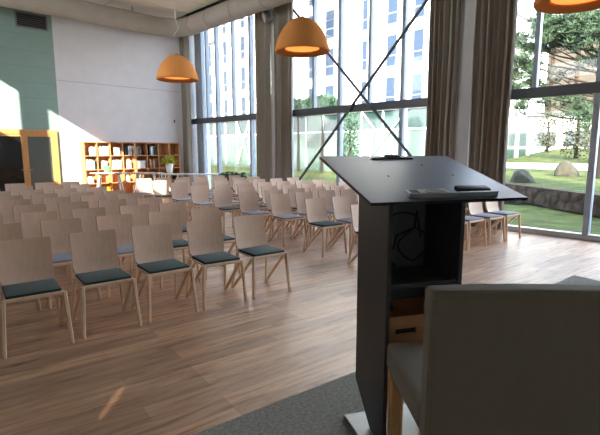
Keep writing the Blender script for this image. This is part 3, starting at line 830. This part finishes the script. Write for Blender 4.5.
# white pot with lime leaves
q = at_z(171, 173.4, .80)
pt = empty('potted_plant', (q.x, q.y + .1, .8005)); tag(pt, 'small lime green plant in a white pot on the low trestle table', 'potted plant')
MB().lathe([(0, 0), (.085, 0), (.10, .02), (.135, .33), (.125, .345), (.115, .33), (.11, .29), (0, .29)], n=24).build('pot', M['white_plastic'], pt, smooth=True)
mb = MB()
for k in range(260):
    a = rnd.uniform(0, 2 * PI); e = rnd.uniform(-.1, 1.3)
    d = Vector((math.cos(a) * math.cos(e), math.sin(a) * math.cos(e), math.sin(e)))
    mb.leaf(Vector((0, 0, .33)) + d * rnd.uniform(.03, .24), d + Vector((0, 0, .2)), rnd.uniform(.03, .05), rnd.uniform(.07, .12))
mb.build('leaves', M['leaf_lime'], pt)
# green cup on first table
q = at_z(109, 172.4, .93)
gcup = empty('storage_tin', (q.x, q.y + .12, .9305)); tag(gcup, 'small green tin standing on the high table by the sunlit bookcase', 'tin')
gm = mat('green_enamel', srgb(110, 168, 120), .4, .5, var=.03)
MB().lathe([(0, 0), (.09, 0), (.1, .02), (.1, .17), (0, .17)], n=24).build('tin_body', gm, gcup, smooth=True)
MB().lathe([(0, .17), (.103, .17), (.103, .2), (.02, .21), (.02, .23), (0, .235)], n=24).build('lid', gm, gcup, smooth=True)
# leafy floor plant by the corner window
q = at_x(234, 170, 8.85)
fp = empty('floor_plant', (q.x, q.y, 0)); tag(fp, 'dark green palm in a floor pot by the corner window', 'potted plant')
MB().lathe([(0, 0), (.15, 0), (.19, .38), (.175, .39), (.165, .36), (0, .36)], n=24).build('pot', M['black'], fp, smooth=True)
mb = MB(); st_ = MB()
for k in range(22):
    a = rnd.uniform(0, 2 * PI); rr = rnd.uniform(.25, .55); h = rnd.uniform(.42, .66)
    pts = [Vector((math.cos(a) * rr * s, math.sin(a) * rr * s, .36 + h * (1 - (1 - s) ** 2) - .25 * rr * s * s)) for s in (0, .25, .5, .75, 1)]
    for p in pts:
        p.x = min(p.x, .36)
    st_.tube(pts, .006, 5)
    for i in range(1, 5):
        for s2 in range(6):
            P = pts[i - 1].lerp(pts[i], s2 / 6); dd = (pts[i] - pts[i - 1]).normalized()
            for sg in (-1, 1):
                sd = dd.cross(Vector((0, 0, 1))).normalized() * sg
                mb.leaf(P, sd + dd * .7 - Vector((0, 0, .25)), .022, .15)
for v_ in mb.bm.verts: v_.co.x = min(v_.co.x, .38)
mb.build('fronds', M['leaf_dark'], fp); st_.build('stems', M['leaf_dark'], fp)

# ------------------------------------------------------------------ outside
struct(MB().mm((XW + .12, -30, -.4), (60, 70, -.04)).build('ground', M['grass']), 'lower lawn outside the window')
# retaining wall and upper lawn (polygon behind the wall line)
w0 = Vector((10.2, -1.4, 0)); w1 = Vector((20.5, 13.2, 0))
wa, wb_ = at_z(504.6, 184, .5), at_z(590, 195, .5)
dv = (wa - wb_); dv.z = 0; dv.normalize()
w0 = Vector((wb_.x, wb_.y, 0)) - dv * 5; w1 = Vector((wa.x, wa.y, 0)) + dv * 8
nv = Vector((dv.y, -dv.x, 0)) 
if nv.x < 0: nv = -nv
rw = MB()
rw.prism([w0, w1, w1 + nv * .35, w0 + nv * .35], (0, 0, .52))
sub = rw
bmesh.ops.subdivide_edges(sub.bm, edges=list(sub.bm.edges), cuts=6, use_grid_fill=True)
o = rw.build('retaining_wall', M['rubble'], loc=(w0 + w1) / 2 + Vector((0, 0, -.05)))
tag(o, 'low dark dry stone wall edging the raised lawn outside', 'stone wall')
def terr(p):
    xs = ((10, .42), (14, .46), (22, .56), (27, .86), (42, 1.8), (70, 2.4))
    x = p[0]
    for (a, za), (b, zb) in zip(xs, xs[1:]):
        if x <= b: return za + (zb - za) * (x - a) / (b - a)
    return 2.4
ul = MB(); rows = []
for k in range(19):
    P = w0.lerp(w1, k / 18) + nv * .3
    if k == 18: P = P
    rows.append([(P.x + (58 - P.x) * (q / 24) ** 1.4, P.y, terr((P.x + (58 - P.x) * (q / 24) ** 1.4, 0)) - .15) for q in range(25)])
ul.sheet(rows, .3)
o = ul.build('raised_lawn', M['grass'], loc=(w0 + w1) / 2); struct(o, 'raised lawn beyond the dry stone wall')
# pale path across the lawn, following the terrain slope
pa, pb = at_x(505, 172, 24), at_x(600, 171, 24)
pm = MB(); rows = []
for k in range(9):
    y = -.5 + k * 1.5; ra = (24.0, y); rb = (26.9, y)
    rows.append([(ra[0], y, terr(ra) + .03), (25.4, y, terr((25.4, y)) + .03), (rb[0], y, terr(rb) + .03)])
pm.sheet(rows, .04); o = pm.build('garden_path', M['path'], loc=(25.3, 9, terr((25.3, 9)))); struct(o, 'pale gravel path across the lawn')
# boulders
def rock(P, s, label, group, rz=0.0, seed=1, m='boulder', jag=.22):
    rr = random.Random(seed); mb = MB()
    bmesh.ops.create_icosphere(mb.bm, subdivisions=3, radius=1)
    pl = [(Vector((rr.uniform(-1, 1), rr.uniform(-1, 1), rr.uniform(-.6, 1))).normalized(), rr.uniform(.62, .85)) for _ in range(9)]
    for v_ in mb.bm.verts:
        for n_, dd in pl:
            q = v_.co.dot(n_) - dd
            if q > 0: v_.co -= n_ * q * .9
        v_.co *= 1 + rr.uniform(-.025, .025)
    for v_ in mb.bm.verts: v_.co = Vector((v_.co.x * s[0], v_.co.y * s[1], max(-.25, v_.co.z) * s[2]))
    bmesh.ops.rotate(mb.bm, cent=(0, 0, 0), matrix=Matrix.Rotation(rz, 3, 'Z'), verts=mb.bm.verts)
    o = mb.build('boulder', M[m]); o.location = P; tag(o, label, 'boulder', group); return o
g1 = at_z(520, 182.5, .5); rock((g1.x + .2, g1.y, terr(g1) + .03), (.34, .44, .46), 'smaller angular boulder on the raised lawn nearer the curtain', 'boulders on the lawn', .4, 3)
g2 = at_z(565, 177.5, .5); rock((g2.x + .2, g2.y, terr(g2) + .05), (.44, .52, .62), 'larger grey boulder on the raised lawn near the mullion', 'boulders on the lawn', 1.1, 8)
for k, (px, py) in enumerate(((528, 199), (547, 201), (569, 204), (592, 207), (513, 202))):
    g = at_z(px, py, .02)
    lab = ['second', 'third', 'fourth', 'fifth', 'first'][k]
    rock((g.x, g.y, .0), (.28, .34, .2), 'mossy stone at the foot of the stone wall, %s from the curtain' % lab, 'stones at the foot of the wall', k, 20 + k, 'boulder')

def blob_leaves(mb, c, rad, n, w, l, sq=1.0):
    c = Vector(c)
    for _ in range(n):
        d = Vector((rnd.gauss(0, 1), rnd.gauss(0, 1), rnd.gauss(0, 1))).normalized()
        P = c + Vector((d.x * rad, d.y * rad, d.z * rad * sq)) * rnd.uniform(.35, 1)
        mb.leaf(P, d + Vector((rnd.uniform(-.6, .6), rnd.uniform(-.6, .6), rnd.uniform(-.3, .9))), w * rnd.uniform(.7, 1.3), l * rnd.uniform(.7, 1.3))
# big pine beyond the lawn window
def pine(bx_, by_, label, tops, trunk_h, name='pine_tree'):
    z0 = terr((bx_, by_)); t = empty(name, (bx_, by_, z0)); tag(t, label, 'tree')
    tr = MB(); tr.tube([(0, 0, -.2), (.06, .05, trunk_h * .4), (-.05, -.1, trunk_h * .75), (.0, 0, trunk_h)], [.15, .13, .10, .04], 10)
    tr.build('trunk', M['bark'], t, smooth=True)
    lf = MB(); bq = MB()
    for (dx, dy, dz, rad, n) in tops:
        lf_c = Vector((dx, dy, dz - z0))
        for _ in range(n):
            d = Vector((rnd.gauss(0, 1), rnd.gauss(0, 1), rnd.gauss(0, .7)))
            d.normalize(); P = lf_c + d * rad * rnd.uniform(.2, 1)
            for q in range(16):
                lf.leaf(P, Vector((rnd.uniform(-1, 1), rnd.uniform(-1, 1), rnd.uniform(-.1, 1.2))), .028, rnd.uniform(.16, .32))
        zb = min(lf_c.z * .75, trunk_h * .92)
        bq.tube([(0, 0, zb), (dx * .5, dy * .5, (zb + lf_c.z) / 2 - .1), lf_c], [.04, .028, .012], 6)
    lf.build('needles', M['leaf_pine'], t); bq.build('branches', M['bark'], t, smooth=True)
    return t
tops = []
for (px, py, rad, n) in ((514, 42, .55, 60), (520, 62, .55, 60), (512, 78, .4, 40), (530, 48, .6, 80), (527, 72, .5, 50), (545, 34, .6, 90), (556, 24, .6, 90), (560, 32, .7, 100), (572, 24, .6, 90), (584, 20, .7, 100), (596, 28, .8, 110),
                        (575, 36, .6, 70), (606, 22, .9, 120), (508, 55, .5, 60), (515, 88, .5, 45), (534, 66, .5, 40), (538, 22, .4, 50), (550, 46, .5, 50), (530, 84, .4, 30), (505, 30, .4, 40), (566, 44, .5, 40), (590, 40, .6, 50), (620, 35, .9, 100), (538, 88, .5, 35), (526, 98, .45, 40), (560, 78, .5, 16), (590, 62, .5, 18), (575, 108, .6, 40), (590, 118, .7, 50), (520, 108, .5, 40), (545, 104, .5, 26), (560, 98, .4, 24)):
    P = at_x(px, py, 20.0 + rnd.uniform(-.9, .9)); tops.append((P.x - 20.3, P.y - 4.55, P.z, rad, n))
pine(20.3, 4.55, 'big green pine filling the upper half of the lawn window', tops, 5.6)

def bush(P, rad, h, label, m='leaf_bush', n=900, name='ivy_bush', w=.09, l=.16, cat='bush', lo_z=.15):
    t = empty(name, P); tag(t, label, cat)
    MB().tube([(0, 0, -.1), (.05, 0, h * .5), (0, .05, h * .85)], [.12, .09, .03], 8).build('stem', M['bark'], t, smooth=True)
    mb = MB()
    for k in range(7):
        z = h * (lo_z + (.95 - lo_z) * k / 6); r_ = rad * (.75 + .35 * math.sin(PI * k / 6))
        blob_leaves(mb, (rnd.uniform(-.2, .2) * rad, rnd.uniform(-.2, .2) * rad, z), r_, n // 7, w, l, .7 * h * (1 - lo_z) / (6 * rad) * 1.6 + .2)
    mb.build('foliage', M[m], t); return t
def ground_at(px, py, X):
    P = at_x(px, py, X); return Vector((P.x, P.y, terr(P) if P.y < 12 else -.04))
bush(ground_at(547, 152, 36.5), .7, 2.6, 'ivy covered trunk in front of the white arcade building', n=1100)
bush(ground_at(576, 152, 31), 1.0, 3.6, 'large olive bush beside the window mullion', n=1600)
bush(ground_at(596, 152, 29), .9, 3.2, 'dense olive bush half hidden behind the dark mullion', n=1400)
bush(ground_at(298, 150, 25), 1.5, 5.5, 'dark rounded tree behind the braced window, left', 'leaf_dark', 1800, 'deciduous_tree', .14, .24, 'tree', .84)
bush(ground_at(322, 150, 24.3), 1.3, 5.4, 'dark rounded tree behind the braced window, middle', 'leaf_dark', 1800, 'deciduous_tree', .14, .24, 'tree', .84)
bush(ground_at(350, 150, 23.5), .7, 3.8, 'slim dark conifer behind the braced window below the cross', 'leaf_dark', 1200, 'conifer', .1, .2, 'tree')

# ---- white office block opposite
FX = 28.0
ob = empty('office_building', (FX, 26, 0)); tag(ob, 'white rendered office block with tall narrow windows opposite', 'building')
def op(mb, n, m, par=None):
    if par is None: bmesh.ops.translate(mb.bm, vec=(-FX, -26, 0), verts=mb.bm.verts); return mb.build(n, m, ob)
    bmesh.ops.translate(mb.bm, vec=(-FX, -26, 0), verts=mb.bm.verts); return mb.build(n, m, par)
op(MB().mm((FX, 12.7, 4.5), (FX + 3.2, 41.5, 20)), 'wall', M['facade'])
op(MB().mm((FX, 11.3, 4.5), (FX + 2.6, 12.7, 9.4)), 'wall', M['facade'])
op(MB().mm((FX - .15, 11.2, 9.4), (FX + 2.6, 12.7, 9.65)), 'roof_edge', M['roof_grey'])
op(MB().mm((FX, 41.5, 4.5), (FX + 3.2, 46, 12.6)), 'wall', M['facade'])
op(MB().mm((FX - .2, 41.5, 12.6), (FX + 3.2, 46.2, 12.8)), 'roof_edge', M['roof_grey'])
YS = [(17.45, .85), (19.6, .9), (22.0, .55), (25.5, 1.0), (27.6, .6), (30.2, .9), (33.4, .6), (36.9, .75), (39.9, .7), (15.0, .8), (13.6, .6), (42.6, .6), (44.6, .6)]
for y, w in YS:
    for r in range(5):
        z0 = 4.60 + 2.87 * r
        if y > 41.5 and r > 2: continue
        hh = 2.2
        c_ = Vector((FX - .01, y, z0 + hh / 2)); px = proj(c_)
        if px[1] < -20 or px[0] < 180 or px[0] > 540: continue
        fm = MB()
        for s in (-1, 1):
            fm.mm((FX - .05, y + s * w / 2, z0), (FX + .02, y + s * (w / 2 - .05), z0 + hh))
        fm.mm((FX - .05, y - w / 2 + .05, z0), (FX + .02, y + w / 2 - .05, z0 + .06)); fm.mm((FX - .05, y - w / 2 + .05, z0 + hh - .06), (FX + .02, y + w / 2 - .05, z0 + hh))
        fm.mm((FX - .045, y - w / 2 + .05, z0 + .75), (FX + .02, y + w / 2 - .05, z0 + .80))
        f = op(fm, 'window', M['facade_frame'])
        op(MB().mm((FX - .02, y - w / 2 + .05, z0 + .06), (FX + .005, y + w / 2 - .05, z0 + hh - .06)), 'pane', M['facade_glass'], f)
# glazed ground floor with white steel frame
gp = empty('glazed_gallery', (FX - .6, 26, 0)); tag(gp, 'pale green glazed ground floor gallery with white steel frame', 'building')
GX = FX - .6
def gpart(mb, n, m): bmesh.ops.translate(mb.bm, vec=(-GX, -26, 0), verts=mb.bm.verts); return mb.build(n, m, gp)
gpart(MB().mm((GX, 11.95, -.1), (GX + .05, 46, 3.0)), 'lower_glazing', M['curtainwall_glass'])
gpart(MB().mm((GX, 11.95, 3.12), (GX + .05, 46, 4.4)), 'upper_glazing', M['teal_glass'])
gpart(MB().mm((GX, 11.9, .3), (GX + 6, 11.95, 3.0)), 'end_glazing', M['teal_glass'])
gpart(MB().mm((GX - .08, 11.8, 3.0), (GX + 6, 46, 3.12)), 'rail', M['white_plastic'])
gpart(MB().mm((GX - .15, 11.8, 4.4), (FX + .1, 46, 4.5)), 'roof_edge', M['roof_grey'])
for k in range(18):
    y = 11.95 + k * 1.95
    gpart(MB().mm((GX - .07, y - .05, .3), (GX + .02, y + .05, 4.4)), 'post', M['white_plastic'])
for xx in (.0, 1.9, 3.9, 5.9):
    gpart(MB().mm((GX + xx, 11.80, .3), (GX + xx + .14, 11.9, 3.0)), 'post', M['white_plastic'])
gpart(MB().mm((GX, 11.95, 3.12), (GX + 5.5, 14, 3.9)), 'upper_wall', M['facade'])
for y0, y1 in ((17.7, 21.6), (29.4, 33.3), (35.2, 37.2)):
    for a, b_ in ((.3, 4.4), (4.4, .3)):
        gpart(MB().tube([(GX - .12, y0, a), (GX - .12, y1, b_)], .06, 8), 'brace', M['white_plastic'])
# tan building and arcade far right
tb = empty('tan_building', (46, 8, 0)); tag(tb, 'tan stone clad building behind the pine', 'building')
MB().mm((0, -20, 0), (12, 7.2, 11.1)).build('wall', M['tan_brick'], tb)
for k in range(14): MB().mm((-.12, -20.0 + k * 2.05, 5.0), (0, -19.8 + k * 2.05, 11.1)).build('pilaster', M['rubble'], tb)
MB().mm((-.1, -20, 11.1), (12, 7.3, 11.4)).build('roof_edge', M['roof_grey'], tb)
ar = empty('arcade_building', (41, 8, 0)); tag(ar, 'low white arcade building with dark openings beyond the lawn', 'building')
MB().mm((0, -14, 0), (3, 7.0, 4.4)).build('wall', M['facade'], ar)
for k in range(8):
    MB().mm((-.05, -13 + k * 2.5, 1.95), (.02, -11.2 + k * 2.5, 3.1)).build('opening', M['dark_metal'], ar)
MB().mm((-.3, -14, 4.4), (3, 7.2, 4.7)).build('roof_edge', M['roof_grey'], ar)

# ------------------------------------------------------------------ light
w = bpy.data.worlds.new('sky'); SC.world = w; w.use_nodes = True
N = w.node_tree.nodes; L = w.node_tree.links
bg = N['Background']
tc = N.new('ShaderNodeTexCoord'); sx = N.new('ShaderNodeSeparateXYZ'); L.new(tc.outputs['Generated'], sx.inputs[0])
cr = N.new('ShaderNodeValToRGB')
cr.color_ramp.elements[0].position = 0.0; cr.color_ramp.elements[0].color = (0.95, 0.95, 0.93, 1)
cr.color_ramp.elements[1].position = 0.75; cr.color_ramp.elements[1].color = (0.50, 0.68, 0.98, 1)
e = cr.color_ramp.elements.new(0.2); e.color = (0.90, 0.94, 1.0, 1)
L.new(sx.outputs['Z'], cr.inputs['Fac']); L.new(cr.outputs['Color'], bg.inputs['Color'])
bg.inputs['Strength'].default_value = 1.15
sd = bpy.data.lights.new('sun', 'SUN'); sd.energy = 4.0; sd.angle = math.radians(0.53); sd.color = (1.0, 0.90, 0.76)
so = bpy.data.objects.new('sun', sd); COL.objects.link(so)
so.location = (-20, -20, 20)
so.rotation_euler = Vector((1, 1, -.62)).to_track_quat('-Z', 'Y').to_euler()

SC.view_settings.view_transform = 'Standard'; SC.view_settings.look = 'None'
SC.view_settings.gamma = 1.0; SC.view_settings.use_curve_mapping = False
SC.view_settings.exposure = 3.4
cy = SC.cycles
cy.use_denoising = True
cy.max_bounces = 10; cy.diffuse_bounces = 6; cy.glossy_bounces = 4; cy.transparent_max_bounces = 12; cy.transmission_bounces = 6
cy.caustics_reflective = False; cy.caustics_refractive = False
cy.sample_clamp_indirect = 6.0
print('chairs', n_ch)
